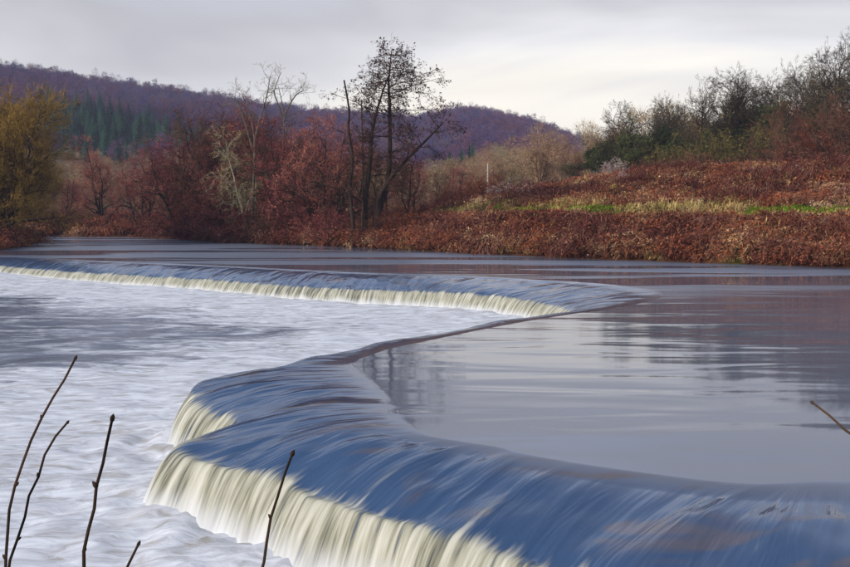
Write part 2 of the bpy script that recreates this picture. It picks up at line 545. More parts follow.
# water running over the weir: dark and glossy on the apron, white where it falls
m, t = new_mat('weir_water')
g, wc = water_color(t)
a_s = t.n('ShaderNodeAttribute', attribute_name='s').outputs['Fac']
a_a = t.n('ShaderNodeAttribute', attribute_name='arc').outputs['Fac']
a_r = t.n('ShaderNodeAttribute', attribute_name='run').outputs['Fac']
uv = t.n('ShaderNodeCombineXYZ', inp={0: a_a, 1: a_r, 2: 0.0}).outputs[0]
st1 = t.noise(t.mapping(uv, (3.0, 0.45, 1)), 1.0, 4, 0.6, 0.3)
st2 = t.noise(t.mapping(uv, (11.0, 0.7, 1)), 1.0, 3, 0.6)
st3 = t.noise(t.mapping(uv, (1.2, 0.25, 1)), 1.0, 2, 0.5)
edge = t.math('ADD', a_s, t.math('MULTIPLY', t.math('SUBTRACT', t.math('ADD', st1, t.math('MULTIPLY', st2, 0.5)), 0.75), 0.55))
white = t.math('MULTIPLY', t.smooth(edge, 0.98, 1.2), t.smooth(t.math('ADD', st2, t.math('MULTIPLY', a_s, 0.10)), 0.42, 0.56, 0.35, 1.0))
foam = t.ramp(t.math('ADD', t.math('MULTIPLY', st2, 0.6), t.math('MULTIPLY', st1, 0.4)),
              [(0.35, (0.055, 0.055, 0.04)), (0.44, (0.17, 0.17, 0.125)), (0.53, (0.35, 0.35, 0.285)), (0.66, (0.53, 0.525, 0.47))])
foam = t.mix(t.smooth(t.math('ADD', a_s, t.math('MULTIPLY', st1, 0.4)), 1.72, 2.2), foam, (0.56, 0.59, 0.64))
white = t.math('MAXIMUM', white, t.smooth(a_s, 1.7, 1.95)) if False else white
# thin aerated streaks drawn out along the apron
thin = t.math('MULTIPLY', t.smooth(st1, 0.58, 0.74), t.smooth(a_s, 0.45, 0.95, 0.0, 0.35))
bl = t.noise(t.mapping(uv, (2.2, 0.35, 1)), 1.0, 3, 0.5, 0.5)
bb = t.noise(t.mapping(uv, (0.7, 0.22, 1)), 1.0, 2, 0.5, 0.8)
hgt = t.math('ADD', t.math('ADD', bl, t.math('MULTIPLY', bb, 3.0)), t.math('MULTIPLY', st2, 0.10))
b1 = t.noise(t.mapping(g, (0.22, 0.7, 1), (0, 0, 0.12)), 1.0, 2, 0.45, 0.4)
hm = t.n('ShaderNodeMix', inp={0: t.smooth(a_s, 0.0, 0.3), 2: t.math('MULTIPLY', b1, 0.5), 3: hgt}).outputs[0]
wb = t.mix(t.smooth(a_s, 0.0, 0.5), wc, (0.032, 0.066, 0.145))
sy = t.n('ShaderNodeSeparateXYZ', inp={0: g}).outputs[1]
pat = t.math('MULTIPLY', t.smooth(t.noise(t.mapping(g, (0.035, 0.20, 1), (0, 0, 0.05), (4.0, 0.0, 0)), 1.0, 4, 0.55, 0.6), 0.46, 0.54), t.smooth(sy, 24.0, 50.0, 0.0, 1.0))
ro = t.n('ShaderNodeMapRange', inp={0: pat, 3: 0.06, 4: 0.42}).outputs[0]
rw = t.n('ShaderNodeMix', inp={0: t.smooth(a_s, 0.0, 0.4), 2: ro, 3: 0.12}).outputs[0]
brown_refl = t.noise(t.mapping(g, (0.55, 1.3, 1), (0, 0, 0.35), (2.0, 1.0, 0)), 1.0, 2, 0.5, 0.8)  # mauve-brown reflections and sandy shallows, painted into the apron water colour
wb = t.mix(t.math('MULTIPLY', t.smooth(brown_refl, 0.56, 0.68), t.smooth(a_s, 0.75, 1.0, 0.6, 0.0)), wb, (0.105, 0.085, 0.085))
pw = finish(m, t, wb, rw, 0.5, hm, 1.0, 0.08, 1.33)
pf = finish(m, t, foam, 0.55, 0.3, st2, 0.6, 0.03)
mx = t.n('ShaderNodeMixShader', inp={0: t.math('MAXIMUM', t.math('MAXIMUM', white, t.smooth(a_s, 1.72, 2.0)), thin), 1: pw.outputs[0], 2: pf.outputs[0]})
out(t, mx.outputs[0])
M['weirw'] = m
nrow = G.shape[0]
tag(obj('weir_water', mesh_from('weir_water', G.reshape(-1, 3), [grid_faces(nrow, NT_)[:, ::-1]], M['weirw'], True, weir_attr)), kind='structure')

# pool above: a sheet bounded by the crest of the weir and the banks
from mathutils.geometry import tessellate_polygon
from mathutils import Vector
Ac = A[:]
ring = [tuple(a) for a in Ac] + [(-34, 66), (-36, 86), (-50, 92), (-95, 94), (-95, 111), (-48, 109), (-20, 100), (-5, 84), (20, 62), (40, 50), (66, 40), (66, 10), (30, 8)]
vs = [Vector((a, b, 0.0)) for a, b in ring]
tris = tessellate_polygon([vs])
me = mesh_from('river', [(v.x, v.y, 0) for v in vs], [np.array(tris)], M['river'], False)
rv = tag(obj('river', me), kind='structure')
import bmesh
bm = bmesh.new()
bm.from_mesh(me)
bmesh.ops.recalc_face_normals(bm, faces=bm.faces)
if bm.faces[0].normal.z < 0:
    bmesh.ops.reverse_faces(bm, faces=bm.faces)
bm.to_mesh(me)
bm.free()

# pool below: churned water, white near the foot of the falls
px_ = axis([(-60, -28, 0.6), (-28, 8, 0.16), (8, 10, 0.5)])
py_ = axis([(-20, 3, 0.8), (3, 26, 0.13), (26, 66, 0.3)])
PX, PY = np.meshgrid(px_, py_)
foot = (L + odir * Wd[:, None])[::6]
fdist = np.full(PX.shape, 1e9)
for a in foot:
    fdist = np.minimum(fdist, (PX - a[0]) ** 2 + (PY - a[1]) ** 2)
fdist = np.sqrt(fdist)
PZ = pool_z(PX, PY)
boil = np.exp(-fdist / 1.2)
PZ = PZ + 0.15 * (fbm(PX * 0.7, PY * 1.2, 4, 60) - 0.5) * sstep(0, 1.5, fdist) + boil * (0.12 + 0.45 * (fbm(PX * 2.2, PY * 2.2, 4, 61) - 0.5)) * np.clip(1.3 - PY / 50, 0.3, 1)
m, t = new_mat('foaming_water')
g, wc = water_color(t)
fo = t.n('ShaderNodeAttribute', attribute_name='foot_distance').outputs['Fac']
gm = t.mapping(g, (0.42, 1.1, 1), (0, 0, -0.12))
f1 = t.noise(gm, 0.7, 5, 0.58, 1.4)
f2 = t.noise(t.mapping(g, (1.5, 3.6, 1), (0, 0, -0.1)), 1.0, 4, 0.6, 1.0)
big = t.noise(t.mapping(g, (0.07, 0.2, 1), (0, 0, -0.1)), 1.0, 2, 0.5)
fv = t.math('ADD', t.math('MULTIPLY', f1, 0.75), t.math('ADD', t.math('MULTIPLY', f2, 0.35), t.math('MULTIPLY', big, 0.5)))
nearf = t.math('ADD', t.smooth(fo, 0.5, 10.0, 0.40, -0.04), t.smooth(fo, 0.0, 1.6, 0.4, 0.0))
cover = t.smooth(t.math('ADD', fv, nearf), 0.71, 1.02)
fcol = t.ramp(f2, [(0.3, (0.33, 0.315, 0.30)), (0.46, (0.48, 0.50, 0.555)), (0.66, (0.67, 0.705, 0.77))])
pool = t.ramp(f1, [(0.3, (0.06, 0.075, 0.12)), (0.7, (0.15, 0.17, 0.225))])
hb = t.math('ADD', f1, t.math('MULTIPLY', f2, 0.35))
pw = finish(m, t, pool, 0.22, 0.5, hb, 1.0, 0.06, 1.33)
pf = finish(m, t, fcol, 0.6, 0.3, hb, 1.0, 0.055)
mx = t.n('ShaderNodeMixShader', inp={0: cover, 1: pw.outputs[0], 2: pf.outputs[0]})
out(t, mx.outputs[0])
M['foam'] = m
Vp = np.stack([PX, PY, PZ], -1).reshape(-1, 3)
# keep only what lies on the downstream side or under the falling sheet
near_i = np.empty(len(Vp), int)
Ls = L[::6]
ns = odir[::6]
dd = np.full(len(Vp), 1e9)
for k, a in enumerate(Ls):
    d_ = (Vp[:, 0] - a[0]) ** 2 + (Vp[:, 1] - a[1]) ** 2
    b_ = d_ < dd
    dd[b_] = d_[b_]
    near_i[b_] = k
side = ((Vp[:, :2] - Ls[near_i]) * ns[near_i]).sum(1)
Fq = grid_faces(len(py_), len(px_))
keep = ~((side[Fq] < -0.3).all(1))
tag(obj('foaming_pool', mesh_from('foaming_pool', Vp, [Fq[keep]], M['foam'], True, {'foot_distance': fdist.ravel()})), kind='structure')

# ------------------------------------------------------------------ trees
class Tree:
    def __init__(s):
        s.V, s.Q, s.n = [], [], 0          # trunk and limbs
        s.ends = []                         # finest branches: (points)
        s.tv, s.tf, s.tn = [], [], 0       # crown

    def tube(s, pts, r0, r1, m=5):
        pts = np.asarray(pts, float)
        k = len(pts)
        d = np.gradient(pts, axis=0)
        d /= np.linalg.norm(d, axis=1)[:, None] + 1e-9
        ref = np.array([0.31, 0.95, 0.05]) if abs(d[0, 2]) > 0.5 else np.array([0.05, 0.1, 1.0])
        u = np.cross(d, ref)
        u /= np.linalg.norm(u, axis=1)[:, None] + 1e-9
        v = np.cross(d, u)
        rr = np.linspace(1, 0, k) ** 0.9 * (r0 - r1) + r1
        a = np.arange(m) * 2 * pi / m
        ring = pts[:, None, :] + rr[:, None, None] * (np.cos(a)[None, :, None] * u[:, None, :] + np.sin(a)[None, :, None] * v[:, None, :])
        i = np.arange(k * m).reshape(k, m) + s.n
        j = np.roll(i, -1, 1)
        s.Q.append(np.stack([i[:-1], j[:-1], j[1:], i[1:]], -1).reshape(-1, 4))
        s.V.append(ring.reshape(-1, 3))
        s.n += k * m

    def add_tris(s, P):
        """P (n,3,3) loose triangles in the crown"""
        n = len(P)
        s.tv.append(P.reshape(-1, 3))
        s.tf.append(np.arange(n * 3).reshape(n, 3) + s.tn)
        s.tn += n * 3

    def add_spikes(s, a, b, r):
        """thin three-sided spikes from a to b"""
        n = len(a)
        d = b - a
        d /= np.linalg.norm(d, axis=1)[:, None] + 1e-9
        ref = np.where(np.abs(d[:, 2:3]) > 0.8, np.array([[1.0, 0, 0]]), np.array([[0, 0, 1.0]]))
        u = np.cross(d, ref)
        u /= np.linalg.norm(u, axis=1)[:, None] + 1e-9
        v = np.cross(d, u)
        r = np.broadcast_to(np.asarray(r, float), (n,))[:, None]
        p = [a + r * (cos(q) * u + sin(q) * v) for q in (0, 2.094, 4.189)] + [b]
        s.tv.append(np.stack(p, 1).reshape(-1, 3))
        base = np.arange(n)[:, None] * 4 + s.tn
        s.tf.append(np.concatenate([base + np.array([[0, 1, 3]]), base + np.array([[1, 2, 3]]), base + np.array([[2, 0, 3]])]))
        s.tn += n * 4

    def sprout(s, pts, rad, spec, lev, rng):
        S = spec[lev]
        pts = np.asarray(pts, float)
        k = len(pts)
        n = S['n'] if isinstance(S['n'], int) else int(rng.integers(S['n'][0], S['n'][1] + 1))
        seg = S.get('seg', 4)
        for c in range(n):
            f = S['f0'] + (S['f1'] - S['f0']) * (c + rng.random()) / n
            if 'tiers' in S:
                f = float(np.clip(S['tiers'][c % len(S['tiers'])] + rng.normal() * 0.006, 0.02, 0.995))
            x = f * (k - 1)
            i = min(int(x), k - 2)
            p = pts[i] + (pts[i + 1] - pts[i]) * (x - i)
            tan = pts[i + 1] - pts[i]
            tan = tan / (np.linalg.norm(tan) + 1e-9)
            rv_ = rng.normal(size=3)
            rv_[2] *= S.get('flat', 1.0)
            rv_ -= tan * (rv_ @ tan)
            rv_ /= np.linalg.norm(rv_) + 1e-9
            an = radians(S['ang'] + rng.normal() * S.get('angv', 10))
            d = tan * cos(an) + rv_ * sin(an)
            ln = S['len'](f) if callable(S['len']) else S['len']
            ln *= 0.7 + 0.6 * rng.random()
            q = [p]
            up = S.get('up', 0.0)
            for j in range(seg):
                d = d + rng.normal(size=3) * S.get('wob', 0.18)
                d[2] += up
                d /= np.linalg.norm(d)
                q.append(q[-1] + d * ln / seg)
            q = np.array(q)
            r = rad * S.get('rr', 0.5) * (1.0 - 0.5 * f)
            s.tube(q, r, max(0.006, r * 0.25), S.get('m', 3))
            if lev + 1 < len(spec):
                s.sprout(q, r, spec, lev + 1, rng)
            else:
                s.ends.append(q)

    def twigs(s, n, ln, r, rng, spread=0.9, up=0.2, buds=0, bsize=0.06):
        if not s.ends:
            return
        E_ = s.ends
        idx = np.repeat(np.arange(len(E_)), n)
        f = rng.random(len(idx)) ** 0.7
        a = np.empty((len(idx), 3))
        d = np.empty((len(idx), 3))
        for i, q in enumerate(E_):
            sl_ = slice(i * n, (i + 1) * n)
            x = f[sl_] * (len(q) - 1)
            j = np.minimum(x.astype(int), len(q) - 2)
            a[sl_] = q[j] + (q[j + 1] - q[j]) * (x - j)[:, None]
            d[sl_] = q[j + 1] - q[j]
        d /= np.linalg.norm(d, axis=1)[:, None] + 1e-9
        d = d + rng.normal(size=d.shape) * spread
        d[:, 2] += up
        d /= np.linalg.norm(d, axis=1)[:, None]
        le = ln * (0.5 + rng.random(len(a)))[:, None]
        b = a + d * le
        s.add_spikes(a, b, r)
        if buds:
            k = np.repeat(np.arange(len(a)), buds)
            c = a[k] + (b[k] - a[k]) * (0.3 + 0.8 * rng.random((len(k), 1))) + rng.normal(size=(len(k), 3)) * 0.05
            s.clumps(c, bsize, rng)

    def clumps(s, c, size, rng):
        n = len(c)
        P = c[:, None, :] + rng.normal(size=(n, 3, 3)) * size
        s.add_tris(P)

    def meshes(s, name, bark, leaf):
        tm = mesh_from(name + '_trunk', np.concatenate(s.V), s.Q, bark, True) if s.V else None
        cm = mesh_from(name + '_crown', np.concatenate(s.tv), s.tf, leaf, False) if s.tv else None
        return tm, cm


def wobble_line(a, b, k, amt, rng):
    a, b = np.array(a, float), np.array(b, float)
    u = np.linspace(0, 1, k)[:, None]
    p = a + (b - a) * u
    return p + np.cumsum(rng.normal(size=(k, 3)), 0) * amt * np.array([1, 1, 0.3]) * np.minimum(1, u * 3)


def tree_generic(seed, H, stems, spec, tw, bark, leaf, r0=0.16, lean=0.12, ivy=0, name='tree'):
    """unit tree of height H standing at the origin"""
    rng = np.random.default_rng(seed)
    T = Tree()
    for k in range(stems):
        th = rng.random() * 6.28
        off = 0.0 if stems == 1 else 0.25
        a = (off * cos(th), off * sin(th), -0.3)
        hh = H * (1 if k == 0 else 0.7 + 0.3 * rng.random())
        le = lean * hh * (0.4 if stems == 1 else 1.0)
        b = (a[0] + le * cos(th), a[1] + le * sin(th), hh * 0.92)
        p = wobble_line(a, b, 9, 0.018 * H, rng)
        T.tube(p, r0, r0 * 0.16, 6)
        T.sprout(p, r0, spec, 0, rng)
        if ivy:
            kk = rng.random(ivy)
            x = kk * 0.85 * 8
            i = np.minimum(x.astype(int), 7)
            c = p[i] + (p[i + 1] - p[i]) * (x - i)[:, None]
            c = c + rng.normal(size=c.shape) * np.array([0.45, 0.45, 0.3]) * (1.0 + 0.5 * np.sin(kk * 9 + seed))[:, None]
            T.ivy_pts = c
    T.twigs(rng=rng, **tw)
    return T


def sp(n, f0, f1, ln, ang, up=0.05, wob=0.18, seg=4, rr=0.5, flat=1.0, m=3, angv=10):
    return dict(n=n, f0=f0, f1=f1, len=ln, ang=ang, up=up, wob=wob, seg=seg, rr=rr, flat=flat, m=m, angv=angv)


PROTO = {}
PROTO_H = {}


def proto(key, T, bark, leaf, ivy=None):
    tm, cm = T.meshes(key, M[bark], M[leaf])
    im = None
    if ivy is not None and len(ivy):
        rng = np.random.default_rng(5)
        X = Tree()
        X.clumps(ivy, 0.14, rng)
        im = mesh_from(key + '_ivy', np.concatenate(X.tv), X.tf, M['ivy'], False)
    co = np.empty(len(cm.vertices) * 3, np.float32)
    cm.vertices.foreach_get('co', co)
    PROTO[key] = (tm, cm, im)
    PROTO_H[key] = float(np.percentile(co[2::3], 99.5))


# red alders of the thicket: several stems, dense purple-red catkins
for k in range(3):
    T = tree_generic(20 + k, 9.0, 3 + k % 2, [sp(11, 0.12, 0.98, lambda f: 2.9 * (1.1 - f * 0.75), 62, 0.05, rr=0.5, m=4),
                     sp(6, 0.2, 1.0, 1.25, 50, 0.05, rr=0.5), sp(4, 0.2, 1.0, 0.7, 45, 0.02, seg=3)],
                     dict(n=6, ln=0.40, r=0.013, spread=0.8, up=0.05, buds=1, bsize=0.036), 'bark_dark', 'tw_red', 0.17, 0.20)
    proto('red%d' % k, T, 'bark_dark', 'tw_red')
for k in range(2):
    T = tree_generic(30 + k, 9.0, 3, [sp(11, 0.10, 0.98, lambda f: 2.7 * (1.1 - f * 0.7), 58, 0.08, rr=0.42, m=4),
                     sp(6, 0.2, 1.0, 1.25, 48, 0.06, rr=0.5), sp(4, 0.2, 1.0, 0.7, 45, 0.04, seg=3)],
                     dict(n=5, ln=0.42, r=0.013, spread=0.7, up=0.15, buds=0), 'bark_dark', 'tw_brown', 0.12, 0.18)
    proto('brown%d' % k, T, 'bark_dark', 'tw_brown')
# yellow willow
T = tree_generic(40, 11.0, 6, [sp(12, 0.12, 0.98, lambda f: 3.6 * (1.1 - f * 0.6), 50, 0.10, rr=0.45, m=4), sp(7, 0.15, 1.0, 1.7, 40, 0.10, rr=0.5),
                 sp(5, 0.1, 1.0, 0.9, 36, 0.06, seg=3)], dict(n=9, ln=0.6, r=0.015, spread=0.6, up=0.15, buds=1, bsize=0.04), 'bark_dark', 'tw_willow', 0.2, 0.24)
proto('willow0', T, 'bark_dark', 'tw_willow')
# pale lichen-covered tree with bare tops
T = tree_generic(44, 10.0, 2, [sp(13, 0.2, 1.0, lambda f: 2.6 * (1.1 - f * 0.6), 62, -0.02, rr=0.5, m=4), sp(6, 0.15, 1.0, 1.2, 48, -0.06, rr=0.5),
                 sp(4, 0.1, 1.0, 0.7, 45, -0.05, seg=3)], dict(n=4, ln=0.5, r=0.015, spread=0.8, up=-0.2), 'bark_pale', 'tw_pale', 0.16, 0.2)
proto('pale0', T, 'bark_pale', 'tw_pale')
# dark winter trees on the right-hand slope
for k in range(3):
    T = tree_generic(50 + k, 13.0, 1 + k % 2, [sp(13, 0.25, 0.97, lambda f: 5.0 * (1.15 - f * 0.65), 52, 0.06, wob=0.17, seg=5, rr=0.6, m=4),
                     sp(8, 0.22, 1.0, 2.2, 42, 0.06, wob=0.22, rr=0.5), sp(5, 0.2, 1.0, 1.2, 42, 0.04, seg=3, rr=0.5)],
                     dict(n=9, ln=0.55, r=0.018, spread=0.7, up=0.1), 'bark_dark', 'tw_oak', 0.26, 0.1)
    proto('oak%d' % k, T, 'bark_dark', 'tw_oak')
for k in range(2):
    T = tree_generic(60 + k, 12.0, 2, [sp(9, 0.25, 0.98, lambda f: 3.6 * (1.15 - f * 0.7), 48, 0.08, rr=0.5, m=4),
                     sp(6, 0.25, 1.0, 1.6, 42, 0.05, rr=0.5), sp(4, 0.2, 1.0, 0.9, 42, 0.03, seg=3)],
                     dict(n=5, ln=0.5, r=0.013, spread=0.7, up=0.1), 'bark_dark', 'tw_oak', 0.2, 0.1, ivy=1)
    rng = np.random.default_rng(70 + k)
    nv = T.V
    c = np.concatenate([q for q in T.V[:130]])
    c = c[(c[:, 2] > 1.0) & (c[:, 2] < 11)]
    c = c[rng.integers(0, len(c), 13000)] + rng.normal(size=(13000, 3)) * np.array([0.7, 0.7, 0.5])
    proto('ivy%d' % k, T, 'bark_dark', 'tw_oak', c)
# rounded shrubs
for key, leaf, seed, buds in (('bush_red', 'tw_red', 80, 1), ('bush_rust', 'tw_rust', 81, 1), ('bush_olive', 'tw_olive', 82, 1), ('bush_brown', 'tw_brown', 83, 0), ('bush_grey', 'tw_grey', 84, 2)):
    rng = np.random.default_rng(seed)
    T = Tree()
    for k in range(34):
        th, ph = rng.random() * 6.28, radians(6 + 62 * rng.random() ** 0.8)
        d = np.array([cos(th) * sin(ph), sin(th) * sin(ph), cos(ph)])
        ln = 2.7 * (0.7 + 0.3 * rng.random()) * (1 - 0.1 * sin(ph))
        p = wobble_line(d * 0.1 + np.array([0, 0, -0.2]), d * ln, 6, 0.06, rng)
        p[:, 2] -= 0.25 * np.linspace(0, 1, 6) ** 2 * sin(ph)
        T.tube(p, 0.035, 0.008, 3)
        T.sprout(p, 0.03, [sp(7, 0.15, 1.0, 0.8, 42, 0.05, seg=3, rr=0.5)], 0, rng)
    T.twigs(n=7, ln=0.32, r=0.011, rng=rng, spread=0.8, up=0.1, buds=buds, bsize=0.034 if key != 'bush_grey' else 0.055)
    proto(key, T, 'bark_dark', leaf)

# conifers of the plantation
for k in range(2):
    rng = np.random.default_rng(90 + k)
    T = Tree()
    T.tube([(0, 0, -0.5), (0, 0, 6), (0, 0, 12)], 0.2, 0.03, 5)
    for j in range(22):
        z = 1.2 + j * 0.5
        rr = (12.3 - z) * 0.23 * (0.85 + 0.3 * rng.random())
        nb_ = 11
        a = np.arange(nb_) * 2 * pi / nb_ + rng.random(nb_) * 0.5
        l_ = rr * (0.7 + 0.5 * rng.random(nb_))
        tip = np.stack([np.cos(a) * l_, np.sin(a) * l_, z - 0.25 * l_], -1)
        pa = np.stack([np.cos(a - 0.35) * l_ * 0.45, np.sin(a - 0.35) * l_ * 0.45, np.full(nb_, z + 0.05)], -1)
        pb = np.stack([np.cos(a + 0.35) * l_ * 0.45, np.sin(a + 0.35) * l_ * 0.45, np.full(nb_, z - 0.1)], -1)
        ap_ = np.stack([np.zeros(nb_), np.zeros(nb_), np.full(nb_, z + 0.35)], -1)
        T.add_tris(np.stack([pa, tip, ap_], 1))
        T.add_tris(np.stack([tip, pb, ap_], 1))
    tm, cm = T.meshes('conifer%d' % k, M['bark_dark'], M['conifer'])
    PROTO['conifer%d' % k] = (tm, cm, None)


def place(key, name, label, cat, x, y, H, h0, rot=0.0, wide=1.0, group=None, parts=True):
    """a copy of a prototype tree or shrub: an Empty with a trunk, a crown and, where it climbs, ivy"""
    tm, cm, im = PROTO[key]
    s = H / PROTO_H.get(key, h0)
    e = bpy.data.objects.new(name, None)
    COL.objects.link(e)
    e.location = (x, y, gz(x, y))
    e.rotation_euler = (0, 0, rot)
    e.scale = (s * wide, s * wide, s)
    e.empty_display_size = 0.3
    tag(e, label, cat, group)
    obj('trunk' if 'bush' not in key else 'stem', tm, e)
    obj('crown', cm, e)
    if im:
        obj('ivy', im, e)
    return e


F_ = 1026.0


def spot(u, d):
    return (u - 425) / F_ * d, d


def tree_px(key, u, d, top, h0, name, label, cat='tree', wide=1.0, rot=None, group=None):
    x, y = spot(u, d)
    while sdist(x, y)[0] < (0.5 if 'bush' in key else 1.2):
        d += 0.5
        x, y = spot(u, d)
    g_ = gz(x, y)
    H = 3 + (206 - top) / F_ * d - g_
    return place(key, name, label, cat, x, y, max(H, 0.8), h0, R.random() * 6.28 if rot is None else rot, wide, group)


# ---- the tall alder and the stems beside it
def px3(u, v, d):
    """a point at distance d seen in the direction of photograph pixel u, v"""
    return np.array([(u - 425) / F_ * d, d, 3 + (206 - v) / F_ * d])


D0 = 75.8
rng = np.random.default_rng(11)


def stem(pp, dd):
    q = np.array([px3(u, v, D0 + e) for (u, v), e in zip(pp, dd)])
    k = np.arange(len(q))
    kk = np.linspace(0, len(q) - 1, 14)
    q = catmull(q, k.astype(float), kk)
    return q


al = Tree()
st1 = stem([(374, 242), (377, 215), (386, 190), (390, 160), (390, 110), (389, 84), (392, 54)], [0, 0, .3, .4, .4, .3, .2])
st2 = stem([(366, 243), (365, 209), (370, 164), (373, 131), (380, 103), (391, 72)], [.3, .2, 0, -.2, -.2, 0])
limb = stem([(376, 213), (382, 192), (402, 165), (427, 140), (443, 124)], [0, -.2, -.5, -.9, -1.1])
low = stem([(366, 205), (348, 194), (328, 186), (310, 182)], [.2, -.2, -.6, -.8])
al.tube(st1, 0.30, 0.03, 7)
al.tube(st2, 0.25, 0.03, 7)
al.tube(limb, 0.22, 0.03, 6)
al.tube(low, 0.10, 0.03, 5)
tips = [sp(6, 0.25, 1.0, 0.85, 48, 0.0, wob=0.25, rr=0.55, flat=0.6), sp(5, 0.2, 1.0, 0.42, 45, 0.0, seg=3, rr=0.5)]
b_al = lambda f: np.interp(f, [0.25, 0.45, 0.60, 0.68, 0.79, 0.85, 1.0], [1.8, 2.6, 3.4, 4.1, 3.9, 1.9, 0.9])
tier = [(242 - v) / 188 for v in (59, 67, 75, 83, 91, 100, 110, 120, 133, 146, 164)]
hor = sp(44, 0.35, 1.0, b_al, 82, -0.008, wob=0.10, seg=7, rr=0.34, flat=0.2, m=4)
hor['tiers'] = tier
al.sprout(st1, 0.17, [hor] + tips, 0, rng)
al.sprout(st2, 0.15, [sp(20, 0.30, 1.0, lambda f: 2.3 * (1.15 - f * 0.6), 74, 0.0, wob=0.14, seg=6, rr=0.38, flat=0.3, m=4)] + tips, 0, rng)
al.sprout(limb, 0.13, [sp(12, 0.25, 1.0, 1.7, 62, 0.02, wob=0.15, seg=5, rr=0.4, m=4)] + tips, 0, rng)
al.sprout(low, 0.09, [sp(7, 0.2, 1.0, 1.3, 60, 0.03, wob=0.15, seg=5, rr=0.4, m=4)] + tips, 0, rng)
al.twigs(n=2, ln=0.26, r=0.012, rng=rng, spread=0.9, up=-0.05, buds=2, bsize=0.055)
base = np.array([px3(372, 240, D0)[0], D0, 0.0])
base[2] = gz(base[0], base[1])
e = tag(bpy.data.objects.new('alder_tree', None), 'tallest bare alder on the far bank with a limb leaning right', 'tree')
COL.objects.link(e)
e.location = base
tm, cm = al.meshes('tall_alder', M['bark_dark'], M['tw_alder'])
for me, nm in ((tm, 'trunk'), (cm, 'crown')):
    co = np.empty(len(me.vertices) * 3, np.float32)
    me.vertices.foreach_get('co', co)
    co = co.reshape(-1, 3) - base.astype(np.float32)
    me.vertices.foreach_set('co', co.ravel())
    obj(nm, me, e)
for pp, lab, r in (([(352, 244), (353, 221), (350, 190), (353, 160), (349, 131), (350, 112), (345, 82)], 'tall broken dead stem left of the tallest alder', 0.17),
                   ([(361, 244), (363, 205), (363, 152), (362, 101)], 'thin dead pole stem close beside the tallest alder', 0.10)):
    X = Tree()
    q = stem(pp, [-.6] * len(pp))
    X.tube(q, r, r * 0.35, 7)
    X.sprout(q, r, [sp(16, 0.2, 0.97, 0.8, 65, 0.05, rr=0.28, seg=4), sp(3, 0.3, 1.0, 0.4, 50, 0.0, rr=0.5, seg=3)], 0, rng)
    b0 = q[0].copy()
    b0[2] = gz(b0[0], b0[1])
    X.V = [v - b0 for v in X.V]
    sn = tag(bpy.data.objects.new('dead_tree', None), lab, 'dead tree')
    COL.objects.link(sn)
    sn.location = b0
    # the stem and its stubs
    obj('trunk', mesh_from('dead_trunk', np.concatenate(X.V), X.Q, M['bark_dark'], True), sn)

# two small trees with bare forked tops beyond the thicket
for (u, d, pts, lab, key) in (
    (262, 84.5, [[(252, 244), (254, 190), (256, 140), (250, 112), (244, 95)], [(256, 140), (262, 118), (268, 100), (272, 78)], [(254, 150), (246, 122), (240, 104), (236, 98)]],
     'bare forked tree rising above the pale lichen tree', 0.16),
    (284, 86.5, [[(281, 244), (282, 200), (284, 150), (285, 115), (280, 88)], [(285, 122), (290, 108), (298, 96), (306, 92)], [(284, 118), (279, 104), (276, 92), (283, 74)]],
     'slender bare tree with thin spreading top left of the dead stem', 0.14)):
    X = Tree()
    for j, pl in enumerate(pts):
        q = np.array([px3(a, b, d) for a, b in pl])
        q = catmull(q, np.arange(len(q)).astype(float), np.linspace(0, len(q) - 1, 9))
        X.tube(q, key if j == 0 else key * 0.6, 0.025, 6)
        X.sprout(q, key * 0.6, [sp(7, 0.45, 1.0, 1.3, 55, 0.08, rr=0.4, seg=4), sp(5, 0.2, 1.0, 0.6, 45, 0.0, rr=0.5, seg=3)], 0, rng)
    X.twigs(n=4, ln=0.35, r=0.010, rng=rng, spread=0.7, up=0.1)
    b0 = px3(pts[0][0][0], 244, d)
    b0[2] = gz(b0[0], b0[1])
    X.V = [v - b0 for v in X.V]
    X.tv = [v - b0 for v in X.tv]
    tm, cm = X.meshes('bare_tree', M['bark_grey'], M['tw_pale'])
    e = tag(bpy.data.objects.new('bare_tree', None), lab, 'tree')
    COL.objects.link(e)
    e.location = b0
    obj('trunk', tm, e)
    obj('crown', cm, e)

